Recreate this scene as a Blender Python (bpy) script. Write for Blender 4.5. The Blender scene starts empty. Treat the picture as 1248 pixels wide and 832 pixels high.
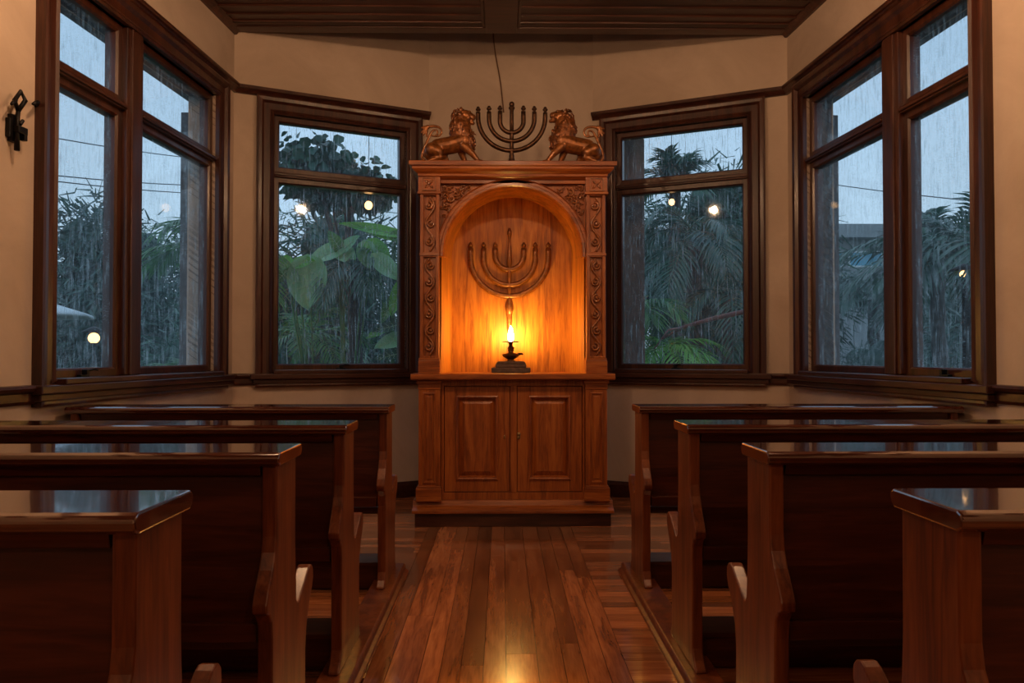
import bpy, bmesh, math, random
from mathutils import Vector, Matrix, Euler, noise
S = bpy.context.scene
C = S.collection
PI = math.pi
X0 = 0.075                      # centre line of the room (m)

# ------------------------------------------------------------------ helpers
class MB:
    """collects geometry for ONE mesh object"""
    def __init__(s): s.v=[]; s.f=[]; s.sm=[]; s.col=[]
    def add(s, vs, fs, smooth=False, col=None):
        o=len(s.v); s.v+= [tuple(p) for p in vs]
        for f in fs: s.f.append(tuple(i+o for i in f)); s.sm.append(smooth)
        if col is not None: s.col += [col]*len(vs)
        return s
    def box(s,x0,x1,y0,y1,z0,z1,col=None):
        return s.add([(x0,y0,z0),(x1,y0,z0),(x1,y1,z0),(x0,y1,z0),(x0,y0,z1),(x1,y0,z1),(x1,y1,z1),(x0,y1,z1)],
              [(0,3,2,1),(4,5,6,7),(0,1,5,4),(1,2,6,5),(2,3,7,6),(3,0,4,7)],False,col)
    def rings(s, rings, closed=True, caps=True, smooth=True):
        n=len(rings[0]); vs=[p for r in rings for p in r]; fs=[]
        for i in range(len(rings)-1):
            for j in range(n if closed else n-1):
                k=(j+1)%n; fs.append((i*n+j,i*n+k,(i+1)*n+k,(i+1)*n+j))
        if caps and closed:
            fs.append(tuple(range(n))[::-1]); fs.append(tuple((len(rings)-1)*n+j for j in range(n)))
        return s.add(vs,fs,smooth)
    def tube(s, pts, rad, seg=8, squash=1.0, caps=True):
        pts=[Vector(p) for p in pts]; n=len(pts)
        if not hasattr(rad,'__len__'): rad=[rad]*n
        up=None; R=[]
        for i,p in enumerate(pts):
            t=(pts[min(i+1,n-1)]-pts[max(i-1,0)])
            if t.length<1e-9: t=Vector((0,0,1))
            t.normalize()
            if up is None:
                a=Vector((0,1,0)) if abs(t.y)<.9 else Vector((1,0,0))
                up=t.cross(a).normalized()
            up=(up-t*up.dot(t))
            if up.length<1e-6: up=t.orthogonal()
            up.normalize(); b=t.cross(up)
            R.append([p+(up*math.cos(2*PI*j/seg)+b*math.sin(2*PI*j/seg)*squash)*rad[i] for j in range(seg)])
        return s.rings(R,True,caps)
    def lathe(s, prof, cx=0, cy=0, seg=24):
        R=[[(cx+r*math.cos(2*PI*j/seg),cy+r*math.sin(2*PI*j/seg),z) for j in range(seg)] for r,z in prof]
        return s.rings(R,True,True)
    def sphere(s,c,r,seg=12,rg=8,M=None):
        if not hasattr(r,'__len__'): r=(r,r,r)
        vs=[];fs=[]
        for i in range(rg+1):
            th=PI*i/rg
            for j in range(seg):
                ph=2*PI*j/seg
                p=Vector((math.sin(th)*math.cos(ph)*r[0],math.sin(th)*math.sin(ph)*r[1],math.cos(th)*r[2]))
                if M: p=M@p
                vs.append(p+Vector(c))
        for i in range(rg):
            for j in range(seg):
                k=(j+1)%seg; fs.append((i*seg+j,(i+1)*seg+j,(i+1)*seg+k,i*seg+k))
        return s.add(vs,fs,True)
    def capsule(s,a,b,ra,rb,n=7):
        a=Vector(a); b=Vector(b)
        for i in range(n):
            t=i/(n-1); s.sphere(a.lerp(b,t),ra+(rb-ra)*t,14,9)
        return s
    def frame(s,x0,x1,z0,z1,prof):
        """mitred rectangular frame in the xz plane; prof = closed loop of (outward offset, y)"""
        cs=[(x0,z0,-1,-1),(x1,z0,1,-1),(x1,z1,1,1),(x0,z1,-1,1)]
        R=[[(cx+sx*o,y,cz+sz*o) for o,y in prof] for cx,cz,sx,sz in cs]; R.append(R[0])
        return s.rings(R,True,False,False)
    def sweep(s, path, prof):
        """prof = closed loop of (towards room, z) swept along a 2-D path, room on the right-hand side"""
        R=[]; n=len(path)
        for i in range(n):
            p=Vector(path[i]).to_2d()
            def nrm(a,b):
                d=(Vector(b)-Vector(a)).to_2d().normalized(); return Vector((d.y,-d.x))
            if i==0: m=nrm(path[0],path[1]); k=1
            elif i==n-1: m=nrm(path[-2],path[-1]); k=1
            else:
                a=nrm(path[i-1],path[i]); b=nrm(path[i],path[i+1]); m=(a+b).normalized(); k=1/max(.2,m.dot(a))
            R.append([(p.x+m.x*k*o,p.y+m.y*k*o,z) for o,z in prof])
        return s.rings(R,True,True,False)
    def prism(s, poly, x0, x1):
        """polygon of (y,z) extruded along x"""
        n=len(poly)
        return s.rings([[(x0,y,z) for y,z in poly],[(x1,y,z) for y,z in poly]],True,True,False)
    def prism_y(s, poly, y0, y1):
        return s.rings([[(x,y0,z) for x,z in poly],[(x,y1,z) for x,z in poly]],True,True,False)
    def build(s,name,mat,parent=None,bevel=0,recalc=True,loc=None,rot=None,seg=2):
        me=bpy.data.meshes.new(name); me.from_pydata(s.v,[],s.f)
        me.polygons.foreach_set('use_smooth',s.sm)
        if s.col and len(s.col)==len(s.v):
            at=me.color_attributes.new('var','FLOAT_COLOR','POINT')
            for i,c in enumerate(s.col): at.data[i].color=(c,c,c,1)
        if recalc:
            bm=bmesh.new(); bm.from_mesh(me); bmesh.ops.recalc_face_normals(bm,faces=bm.faces); bm.to_mesh(me); bm.free()
        me.materials.append(mat); me.update()
        o=bpy.data.objects.new(name,me); C.objects.link(o)
        if parent: o.parent=parent
        if loc: o.location=loc
        if rot: o.rotation_euler=rot
        if bevel:
            m=o.modifiers.new('b','BEVEL'); m.width=bevel; m.segments=seg; m.limit_method='ANGLE'; m.angle_limit=math.radians(35)
            m.harden_normals=False
        return o

def tag(o,label=None,cat=None,group=None,kind=None):
    if label: o['label']=label
    if cat: o['category']=cat
    if group: o['group']=group
    if kind: o['kind']=kind
    return o
def empty(name,loc=(0,0,0),rz=0,**k):
    o=bpy.data.objects.new(name,None); C.objects.link(o); o.location=loc; o.rotation_euler=(0,0,rz)
    o.empty_display_size=.05
    return tag(o,**k)
def struct(o): o['kind']='structure'; return o
def copy_tree(o,parent=None):
    c=o.copy(); C.objects.link(c)
    if parent: c.parent=parent
    for ch in list(o.children): copy_tree(ch,c)
    return c
def remeshed(mb,name,mat,parent,voxel,smooth=6,loc=None,scale=None):
    """fuses overlapping volumes into one continuous skin"""
    tmp=mb.build(name+'_tmp',mat,None,recalc=True)
    m=tmp.modifiers.new('r','REMESH'); m.mode='VOXEL'; m.voxel_size=voxel; m.use_smooth_shade=True
    if smooth:
        q=tmp.modifiers.new('s','SMOOTH'); q.iterations=smooth; q.factor=.5
    dg=bpy.context.evaluated_depsgraph_get(); dg.update()
    me=bpy.data.meshes.new_from_object(tmp.evaluated_get(dg))
    me.name=name
    for p in me.polygons: p.use_smooth=True
    bpy.data.objects.remove(tmp)
    o=bpy.data.objects.new(name,me); C.objects.link(o)
    if not me.materials: me.materials.append(mat)
    if parent: o.parent=parent
    if loc: o.location=loc
    if scale: o.scale=scale
    return o

# ------------------------------------------------------------------ materials
def newmat(name):
    m=bpy.data.materials.new(name); m.use_nodes=True; nt=m.node_tree; nt.nodes.clear()
    out=nt.nodes.new('ShaderNodeOutputMaterial'); return m,nt,out
def N(nt,t,**k):
    n=nt.nodes.new(t)
    for a,b in k.items():
        if a in n.inputs: n.inputs[a].default_value=b
        else: setattr(n,a,b)
    return n
def ramp(nt,stops,fac=None):
    r=nt.nodes.new('ShaderNodeValToRGB'); e=r.color_ramp.elements
    while len(e)<len(stops): e.new(.5)
    for i,(p,c) in enumerate(stops):
        e[i].position=p; e[i].color=(*c,1) if len(c)==3 else c
    if fac is not None: nt.links.new(fac,r.inputs[0])
    return r
def coords(nt,scale,rot=(0,0,0),loc=(0,0,0)):
    t=nt.nodes.new('ShaderNodeTexCoord'); m=nt.nodes.new('ShaderNodeMapping')
    m.inputs['Scale'].default_value=scale; m.inputs['Rotation'].default_value=rot; m.inputs['Location'].default_value=loc
    nt.links.new(t.outputs['Object'],m.inputs[0]); return m
def principled(nt,out,rough=.5,spec=.5,coat=0,coatr=.1,metal=0):
    p=nt.nodes.new('ShaderNodeBsdfPrincipled')
    p.inputs['Roughness'].default_value=rough; p.inputs['Specular IOR Level'].default_value=spec
    p.inputs['Coat Weight'].default_value=coat; p.inputs['Coat Roughness'].default_value=coatr; p.inputs['Metallic'].default_value=metal
    nt.links.new(p.outputs[0],out.inputs[0]); return p
def wood(name,dark,mid,light,axis='z',scale=1,rough=.42,coat=.25,coatr=.15,bump=.15,var=False,ring=1.0,con=.16):
    m,nt,out=newmat(name); L=nt.links.new
    s={'x':(1.2,14,14),'y':(14,1.2,14),'z':(14,14,1.2)}[axis]
    mp=coords(nt,tuple(a*scale for a in s))
    if var:
        at=N(nt,'ShaderNodeAttribute',attribute_name='var')
        sc=N(nt,'ShaderNodeVectorMath',operation='MULTIPLY_ADD'); L(at.outputs['Color'],sc.inputs[0]); sc.inputs[1].default_value=(37,53,71)
        L(mp.outputs[0],sc.inputs[2]); vec=sc.outputs[0]
    else: vec=mp.outputs[0]
    n1=N(nt,'ShaderNodeTexNoise',Scale=1.3,Detail=3.0,Roughness=.5); L(vec,n1.inputs['Vector'])
    ad=N(nt,'ShaderNodeVectorMath',operation='MULTIPLY_ADD'); L(n1.outputs['Color'],ad.inputs[0]); ad.inputs[1].default_value=(2.2*ring,2.2*ring,2.2*ring); L(vec,ad.inputs[2])
    n2=N(nt,'ShaderNodeTexNoise',Scale=1.1,Detail=6.0,Roughness=.6,Distortion=.6); L(ad.outputs[0],n2.inputs['Vector'])
    n3=N(nt,'ShaderNodeTexNoise',Scale=9.0,Detail=3.0); L(vec,n3.inputs['Vector'])
    mx=N(nt,'ShaderNodeMath',operation='MULTIPLY_ADD'); L(n3.outputs[0],mx.inputs[0]); mx.inputs[1].default_value=.28
    sub=N(nt,'ShaderNodeMath',operation='SUBTRACT'); L(n2.outputs[0],sub.inputs[0]); sub.inputs[1].default_value=.14
    L(sub.outputs[0],mx.inputs[2])
    r=ramp(nt,[(.5-con,dark),(.5,mid),(.5+con,light)],mx.outputs[0]); col=r.outputs[0]
    if var:
        hv=N(nt,'ShaderNodeHueSaturation'); L(col,hv.inputs['Color'])
        mr=N(nt,'ShaderNodeMapRange'); L(at.outputs['Fac'],mr.inputs[0]); mr.inputs[3].default_value=.5; mr.inputs[4].default_value=1.7
        L(mr.outputs[0],hv.inputs['Value']); col=hv.outputs[0]
    p=principled(nt,out,rough,.4,coat,coatr); p.inputs['Coat IOR'].default_value=2.1 if coat>=1 else 1.5; L(col,p.inputs['Base Color'])
    rr=N(nt,'ShaderNodeMapRange'); L(n1.outputs[0],rr.inputs[0]); rr.inputs[3].default_value=rough*.8; rr.inputs[4].default_value=rough*1.25; L(rr.outputs[0],p.inputs['Roughness'])
    b=N(nt,'ShaderNodeBump',Strength=bump,Distance=.002); L(mx.outputs[0],b.inputs['Height']); L(b.outputs[0],p.inputs['Normal']); 
    nl=N(nt,'ShaderNodeTexNoise',Scale=3.0,Detail=2.0); tc=nt.nodes.new('ShaderNodeTexCoord'); L(tc.outputs['Object'],nl.inputs['Vector'])
    b2=N(nt,'ShaderNodeBump',Strength=.25,Distance=.004); L(nl.outputs[0],b2.inputs['Height']); L(b2.outputs[0],p.inputs['Coat Normal'])
    return m
def plain(name,col,rough=.5,metal=0,noise_amt=.15,nscale=20,bump=.1,spec=.5,coat=0):
    m,nt,out=newmat(name); L=nt.links.new
    mp=coords(nt,(1,1,1)); n=N(nt,'ShaderNodeTexNoise',Scale=nscale,Detail=5.0); L(mp.outputs[0],n.inputs['Vector'])
    a=tuple(c*(1-noise_amt*1.6) for c in col); b=tuple(min(1,c*(1+noise_amt*1.6)) for c in col)
    r=ramp(nt,[(.3,a),(.7,b)],n.outputs[0]); p=principled(nt,out,rough,spec,coat,.15,metal); L(r.outputs[0],p.inputs['Base Color'])
    bp=N(nt,'ShaderNodeBump',Strength=bump,Distance=.003); L(n.outputs[0],bp.inputs['Height']); L(bp.outputs[0],p.inputs['Normal'])
    return m
def emit(name,col,strength):
    m,nt,out=newmat(name); e=N(nt,'ShaderNodeEmission',Strength=strength); e.inputs[0].default_value=(*col,1); nt.links.new(e.outputs[0],out.inputs[0]); return m

M={}
M['altar']=wood('honey_oak',(.17,.038,.006),(.31,.078,.012),(.42,.125,.022),'z',1,.42,.3,.2)
M['altar_h']=wood('honey_oak_across',(.17,.038,.006),(.31,.078,.012),(.42,.125,.022),'x',1,.40,.35,.18)
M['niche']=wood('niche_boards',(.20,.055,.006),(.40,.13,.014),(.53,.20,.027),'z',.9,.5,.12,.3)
M['carve']=plain('carved_oak',(.27,.082,.017),.28,0,.35,60,.25,.6,.6)
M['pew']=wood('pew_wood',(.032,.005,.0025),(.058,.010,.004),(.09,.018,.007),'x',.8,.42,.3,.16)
M['pew_end_lit']=wood('pew_end_lit_wood',(.085,.018,.006),(.155,.037,.010),(.22,.062,.018),'z',.9,.38,.4,.2)  # lighter copy of the pew wood: lit look of the aisle faces in the colour
M['pew_cap']=wood('pew_cap_wood',(.040,.009,.005),(.065,.016,.008),(.10,.027,.012),'x',.8,.16,1.0,.05,.06)
M['dark']=wood('window_wood',(.026,.007,.004),(.047,.013,.007),(.078,.024,.012),'z',1,.38,.35,.22)
M['dark_h']=wood('window_wood_across',(.026,.007,.004),(.047,.013,.007),(.078,.024,.012),'x',1,.38,.35,.22)
M['ceil']=wood('ceiling_wood',(.030,.009,.005),(.055,.016,.008),(.085,.026,.012),'x',.7,.4,.3,.25)
M['floor']=wood('floor_boards',(.15,.045,.016),(.36,.12,.040),(.54,.21,.075),'y',.9,.22,.9,.09,.1,True,.9,.22)
M['floor_x']=wood('floor_boards_across',(.20,.062,.024),(.34,.12,.045),(.46,.19,.075),'x',.9,.22,.9,.09,.1,True,.9,.22)
M['bronze']=plain('dark_bronze',(.075,.036,.018),.36,.75,.3,40,.2)
M['bronze_wall']=plain('brown_wood_metal',(.20,.075,.024),.34,.35,.25,40,.2)
M['lion']=plain('gilded_lion',(.24,.085,.022),.32,.45,.35,38,.35,.5,.3)
M['mane']=plain('gilded_mane',(.19,.062,.016),.36,.45,.4,60,.4,.5,.3)
M['iron']=plain('black_iron',(.008,.007,.008),.45,.6,.3,40,.3)
M['brass']=plain('old_brass',(.42,.28,.11),.35,.9,.2,40,.1)
M['stone']=plain('grey_lamp_base',(.10,.062,.042),.6,0,.25,30,.2)
M['lampmetal']=plain('lamp_metal',(.10,.055,.022),.35,.8,.2,40,.1)
M['cable']=plain('old_cable',(.16,.085,.045),.6,0,.1)
M['flame']=emit('flame',(1.0,.55,.12),600)
M['bulb']=emit('bulb_glow',(1.0,.52,.20),170)
M['bulb_out']=emit('outdoor_bulb_glow',(1.0,.50,.18),5)
M['bark']=plain('wet_bark',(.045,.036,.032),.6,0,.4,12,.6)
M['branch']=plain('reddish_branch',(.16,.06,.055),.5,0,.3,14,.4)
M['post']=plain('porch_post_paint',(.12,.095,.095),.6,0,.2,9,.4)
M['soffit']=plain('soffit_paint',(.10,.085,.085),.6,0,.2,9,.2)
M['ground']=plain('wet_lawn',(.03,.055,.03),.5,0,.4,3,.6)
M['concrete']=plain('far_concrete',(.26,.27,.28),.7,0,.1,1,.1)
M['farglass']=plain('far_glass',(.10,.35,.50),.1,.0,.1,1,.02)
M['white']=plain('white_canvas',(.75,.78,.80),.6,0,.05,5,.05)
M['wire']=plain('black_wire',(.02,.02,.025),.6)

def plaster():
    m,nt,out=newmat('limewash_plaster'); L=nt.links.new
    mp=coords(nt,(1,1,1)); n=N(nt,'ShaderNodeTexNoise',Scale=1.6,Detail=7.0,Roughness=.62,Distortion=.7); L(mp.outputs[0],n.inputs['Vector'])
    r=ramp(nt,[(.3,(.48,.38,.30)),(.55,(.58,.47,.38)),(.75,(.66,.55,.45))],n.outputs[0])
    p=principled(nt,out,.85,.2); L(r.outputs[0],p.inputs['Base Color'])
    n2=N(nt,'ShaderNodeTexNoise',Scale=7.0,Detail=8.0,Roughness=.65,Distortion=.4); L(mp.outputs[0],n2.inputs['Vector'])
    b=N(nt,'ShaderNodeBump',Strength=.35,Distance=.012); L(n2.outputs[0],b.inputs['Height']); L(b.outputs[0],p.inputs['Normal'])
    return m
M['plaster']=plaster()
def leafmat(name,a,b,c,rough=.35):
    m,nt,out=newmat(name); L=nt.links.new
    mp=coords(nt,(1,1,1)); n=N(nt,'ShaderNodeTexNoise',Scale=3.0,Detail=5.0); L(mp.outputs[0],n.inputs['Vector'])
    r=ramp(nt,[(.35,a),(.5,b),(.68,c)],n.outputs[0])
    p=principled(nt,out,rough,.5); L(r.outputs[0],p.inputs['Base Color'])
    t=N(nt,'ShaderNodeBsdfTranslucent'); L(r.outputs[0],t.inputs[0])
    mx=N(nt,'ShaderNodeMixShader'); mx.inputs[0].default_value=.3; L(p.outputs[0],mx.inputs[1]); L(t.outputs[0],mx.inputs[2]); L(mx.outputs[0],out.inputs[0])
    return m
M['leaf_dark']=leafmat('dark_leaf',(.020,.065,.050),(.036,.115,.080),(.07,.18,.11))
M['leaf_mid']=leafmat('mid_leaf',(.045,.15,.055),(.09,.27,.08),(.15,.38,.11))
M['leaf_bright']=leafmat('bright_leaf',(.10,.36,.05),(.18,.54,.09),(.30,.70,.13))
M['leaf_big']=leafmat('broad_leaf',(.20,.46,.22),(.30,.62,.33),(.42,.74,.46),.28)
M['vein']=leafmat('leaf_vein',(.45,.68,.42),(.5,.74,.48),(.55,.8,.52))
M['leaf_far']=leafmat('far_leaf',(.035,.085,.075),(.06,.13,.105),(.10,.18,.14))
def glass():
    m,nt,out=newmat('rain_streaked_glass'); L=nt.links.new
    tc=nt.nodes.new('ShaderNodeTexCoord')
    # long runs of water
    mp=N(nt,'ShaderNodeMapping'); mp.inputs['Scale'].default_value=(95,0,4.0); L(tc.outputs['Object'],mp.inputs[0])
    n=N(nt,'ShaderNodeTexNoise',Scale=1.0,Detail=3.0,Roughness=.65,Distortion=.35); L(mp.outputs[0],n.inputs['Vector'])
    r=ramp(nt,[(.56,(0,0,0)),(.68,(.75,.75,.75))],n.outputs[0])
    mp3=N(nt,'ShaderNodeMapping'); mp3.inputs['Scale'].default_value=(260,0,16.0); L(tc.outputs['Object'],mp3.inputs[0])
    n3=N(nt,'ShaderNodeTexNoise',Scale=1.0,Detail=2.0,Roughness=.6); L(mp3.outputs[0],n3.inputs['Vector'])
    r3=ramp(nt,[(.58,(0,0,0)),(.72,(.7,.7,.7))],n3.outputs[0])
    # drops
    mp2=N(nt,'ShaderNodeMapping'); mp2.inputs['Scale'].default_value=(1,0,.7); L(tc.outputs['Object'],mp2.inputs[0])
    v=N(nt,'ShaderNodeTexVoronoi',Scale=130.0); L(mp2.outputs[0],v.inputs['Vector'])
    r2=ramp(nt,[(.14,(.8,.8,.8)),(.26,(0,0,0))],v.outputs[0])
    nb=N(nt,'ShaderNodeTexNoise',Scale=5.0,Detail=3.0); L(tc.outputs['Object'],nb.inputs['Vector'])
    rb=ramp(nt,[(.42,(.1,.1,.1)),(.62,(1,1,1))],nb.outputs[0])
    ml=N(nt,'ShaderNodeMath',operation='MULTIPLY'); L(r2.outputs[0],ml.inputs[0]); L(rb.outputs[0],ml.inputs[1])
    a1=N(nt,'ShaderNodeMath',operation='ADD'); L(r.outputs[0],a1.inputs[0]); L(r3.outputs[0],a1.inputs[1])
    a2=N(nt,'ShaderNodeMath',operation='ADD',use_clamp=True); L(a1.outputs[0],a2.inputs[0]); L(ml.outputs[0],a2.inputs[1])
    mr=N(nt,'ShaderNodeMapRange'); L(a2.outputs[0],mr.inputs[0]); mr.inputs[3].default_value=.025; mr.inputs[4].default_value=.46
    tr=N(nt,'ShaderNodeBsdfTransparent'); tr.inputs[0].default_value=(.93,.96,.97,1)
    tl=N(nt,'ShaderNodeBsdfTranslucent'); tl.inputs[0].default_value=(.80,.88,.92,1)
    df=N(nt,'ShaderNodeMixShader'); L(mr.outputs[0],df.inputs[0]); L(tr.outputs[0],df.inputs[1]); L(tl.outputs[0],df.inputs[2])
    bp=N(nt,'ShaderNodeBump',Strength=.012,Distance=.001); L(a2.outputs[0],bp.inputs['Height'])
    gl=N(nt,'ShaderNodeBsdfGlossy'); gl.inputs['Roughness'].default_value=.035; L(bp.outputs[0],gl.inputs['Normal'])
    lw=N(nt,'ShaderNodeLayerWeight'); lw.inputs[0].default_value=.5
    pw=N(nt,'ShaderNodeMath',operation='POWER'); L(lw.outputs['Facing'],pw.inputs[0]); pw.inputs[1].default_value=5.0
    fr=N(nt,'ShaderNodeMath',operation='MULTIPLY_ADD'); L(pw.outputs[0],fr.inputs[0]); fr.inputs[1].default_value=.6; fr.inputs[2].default_value=.03
    ms=N(nt,'ShaderNodeMixShader'); L(fr.outputs[0],ms.inputs[0]); L(df.outputs[0],ms.inputs[1]); L(gl.outputs[0],ms.inputs[2])
    L(ms.outputs[0],out.inputs[0]); return m
M['glass']=glass()
def rainmat():
    m,nt,out=newmat('rain_drops'); L=nt.links.new
    tr=N(nt,'ShaderNodeBsdfTransparent'); tl=N(nt,'ShaderNodeBsdfTranslucent'); tl.inputs[0].default_value=(.85,.92,.97,1)
    mx=N(nt,'ShaderNodeMixShader'); mx.inputs[0].default_value=.45; L(tr.outputs[0],mx.inputs[1]); L(tl.outputs[0],mx.inputs[2]); L(mx.outputs[0],out.inputs[0]); return m
M['rain']=rainmat()

# ------------------------------------------------------------------ room shell
K=.07
PL=(-2.03-K*8.58,-3.0); CL=(-2.03,5.58); BL=(-.62,6.22); BR=(.77,6.22); CR=(2.18,5.58); PR=(2.18+K*8.58,-3.0)
ZC=3.63; ZT=4.35
def wall(name,P,Q,hole=None,ztop=ZT,th=.2,mat='plaster',ext0=0,ext1=0):
    d=Vector(Q)-Vector(P); Ln=d.length; a=math.atan2(d.y,d.x)
    b=MB()
    if hole:
        u0,u1,z0,z1=hole
        b.box(-ext0,u0,0,th,0,ztop); b.box(u1,Ln+ext1,0,th,0,ztop); b.box(u0,u1,0,th,0,z0); b.box(u0,u1,0,th,z1,ztop)
    else: b.box(-ext0,Ln+ext1,0,th,0,ztop)
    return struct(b.build(name,M[mat],loc=(P[0],P[1],0),rot=(0,0,a)))
def uL(y): return (y+3.0)*math.sqrt(1+K*K)
def uR(y): return (5.58-y)*math.sqrt(1+K*K)
ZH0,ZH1=1.06,3.03
wl=wall('wall_left',PL,CL,(uL(3.58),uL(5.28),ZH0,ZH1),ext0=.2)
wbl=wall('wall_back_left',CL,BL,(.293,1.348,ZH0,ZH1))
wall('wall_back',BL,BR)
LB=(Vector(CR)-Vector(BR)).length
wbr=wall('wall_back_right',BR,CR,(LB-1.348,LB-.293,ZH0,ZH1))
wr=wall('wall_right',CR,PR,(uR(5.28),uR(3.58),ZH0,ZH1),ext1=.2)
wall('wall_front',PR,PL)
# corner fills outside so that no light leaks between the wall slabs
for P,nm in ((CL,1),(BL,2),(BR,3),(CR,4)):
    dx=(P[0]-X0); s=1 if dx>0 else -1
    b=MB(); b.lathe([(.09,0),(.09,ZT)],P[0]+s*.06,P[1]+.115,10)
    struct(b.build('trim_%d'%nm,M['post']))

# floor: lengthwise boards up the aisle, crosswise boards elsewhere
rng=random.Random(4)
fl=MB(); AX0,AX1=-.50,.47
x=AX0
while x<AX1-.01:
    w=rng.choice([.055,.075,.085,.10,.12]); 
    if x+w>AX1-.04: w=AX1-x
    y=-3.0-rng.random()*1.5
    while y<6.3:
        ln=rng.uniform(1.6,3.4); y1=min(y+ln,6.3); fl.box(x+.0011,x+w-.0011,max(y,-3)+.001,y1-.001,-.02,0,rng.random()) if y1>-2.9 else None
        y=y1
    x+=w
fo=fl.build('floor',M['floor'],bevel=0); struct(fo)
sub=MB(); sub.box(-2.9,3.1,-3.2,6.5,-.06,-.0205,0.0)
cx=MB()
for sx0,sx1 in ((-2.66,AX0),(AX1,2.82)):
    y=-3.0
    while y<6.3:
        w=rng.choice([.07,.085,.10,.12]); x=sx0-rng.random()*.8
        while x<sx1-.02:
            ln=rng.uniform(.9,2.2); x1=min(x+ln,sx1)
            if x1>sx0+.02: cx.box(max(x,sx0)+.001,x1-.001,y+.0011,y+w-.0011,-.02,0,rng.random())
            x=x1
        y+=w
cx.build('cross_boards',M['floor_x'],fo); sub.build('subfloor',M['iron'],fo)

# ceilings
b=MB(); y=-3.0
while y<5.5:
    b.box(-2.9,3.05,y+.002,min(y+.128,5.56),ZC+.012,ZC+.06); b.box(-2.9,3.05,y-.012,y+.012,ZC+.0,ZC+.02); y+=.13
b.box(-2.9,3.05,-3.2,5.6,ZC+.05,ZC+.12)
struct(b.build('ceiling',M['ceil']))
b=MB(); b.box(-2.3,2.5,5.50,6.6,ZT-.03,ZT+.08); struct(b.build('ceiling_apse',M['ceil']))
b=MB()      # straight header beam closing the flat ceiling in front of the apse
b.box(-2.3,2.45,5.50,5.60,ZC-.004,ZT+.02); b.box(-2.3,2.45,5.455,5.50,ZC+.006,ZC+.07); b.box(-2.3,2.45,5.42,5.455,ZC+.0,ZC+.03)
struct(b.build('trim_5',M['ceil'],bevel=.006))
b=MB(); b.box(-.125,.11,-3,5.5,ZC-.045,ZC+.03); b.box(-.15,-.125,-3,5.45,ZC-.02,ZC+.02); b.box(.11,.135,-3,5.45,ZC-.02,ZC+.02)
struct(b.build('trim_6',M['ceil'],bevel=.006))
crown=[(0,ZC+.02),(0,ZC-.03),(.02,ZC-.03),(.035,ZC-.01),(.06,ZC+.005),(.06,ZC+.02)]
path=[PL,CL]; struct(MB().sweep(path,crown).build('trim_7',M['ceil']))
path=[CR,PR]; struct(MB().sweep(path,crown).build('trim_8',M['ceil']))

allp=[PL,CL,BL,BR,CR,PR]
rail=[(0,.945),(.018,.945),(.026,.96),(.026,.995),(.034,1.0),(.05,1.008),(.055,1.02),(.05,1.032),(0,1.034)]
struct(MB().sweep(allp,rail).build('trim_9',M['dark_h']))
pic=[(0,3.158),(.02,3.158),(.03,3.172),(.045,3.185),(.058,3.19),(.062,3.20),(.062,3.214),(.0,3.222)]
struct(MB().sweep([PL,CL,BL],pic).build('trim_10',M['dark_h'])); struct(MB().sweep([BR,CR,PR],pic).build('trim_14',M['dark_h']))
base=[(0,0),(.022,0),(.022,.10),(.016,.118),(.012,.13),(0,.13)]
for nm,pp in (('baseboard_left',[PL,CL]),('baseboard_back_left',[CL,BL]),('baseboard_back',[BL,BR]),('baseboard_back_right',[BR,CR]),('baseboard_right',[CR,PR])):
    struct(MB().sweep(pp,base).build(nm,M['dark_h']))

# ------------------------------------------------------------------ windows
def window(name,P,Q,u0,u1,mull=None,latch=None,label=None,wf=.13):
    d=Vector(Q)-Vector(P); a=math.atan2(d.y,d.x)
    r=empty(name,(P[0],P[1],0),a,kind='structure')
    if label: r['label']=label
    cas=[(0,.19),(0,-.028),(.012,-.036),(.026,-.026),(.034,-.030),(.078,-.030),(.086,-.040),(.094,-.050),(.118,-.054),(.13,-.050),(.13,.0),(.02,.0),(.02,.19)]
    b=MB().frame(u0,u1,ZH0,ZH1,cas); b.build('window_frame',M['dark'],r)
    b=MB(); b.prism_y([(u0-.17,0.99),(u1+.17,0.99),(u1+.17,1.03),(u0-.17,1.03)],-.082,.0); b.box(u0-.15,u1+.15,-.062,0,.955,.99); b.box(u0,u1,-.082,.10,1.03,1.06)
    b.build('window_sill',M['dark_h'],r,bevel=.006)
    cols=[(u0,u1)]
    if mull:
        m0,m1=mull; cols=[(u0,m0),(m1,u1)]
        b=MB(); b.box(m0,m1,-.012,.11,ZH0,ZH1); b.box(m0+.03,m1-.03,-.026,0,ZH0,ZH1-.001); b.build('mullion',M['dark'],r,bevel=.006)
    b=MB()
    for c0,c1 in cols: b.box(c0,c1,-.004,.11,2.552,2.592); b.box(c0,c1,-.018,.0,2.562,2.582)
    b.build('transom',M['dark_h'],r,bevel=.005)
    sp=[(0,.052),(0,.034),(.010,.022),(.018,.022),(.045,.022),(.045,.095),(0,.095),(0,.060)]
    for c0,c1 in cols:
        for z0,z1,eb in ((1.06,2.552,0),(2.592,3.03,0)):
            sw=.045
            s=MB().frame(c0+sw,c1-sw,z0+sw,z1-sw,sp).build('sash',M['dark'],r)
            MB().box(c0+sw-.004,c1-sw+.004,.053,.059,z0+sw-.004,z1-sw+.004).build('glass_pane',M['glass'],s)
    if latch is not None:
        b=MB(); b.box(latch-.035,latch+.035,-.004,.020,1.060,1.072); b.box(latch-.012,latch+.012,-.020,.010,1.072,1.098); b.tube([(latch,-.012,1.09),(latch+.03,-.03,1.098),(latch+.055,-.034,1.094)],.006,8)
        b.build('latch',M['iron'],r,bevel=.002)
    return r
window('window_1',PL,CL,uL(3.58),uL(5.28),(uL(4.175),uL(4.335)),uL(3.84),'tall dark-framed two-light window on the left wall, a glowing lamp outside')
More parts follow.
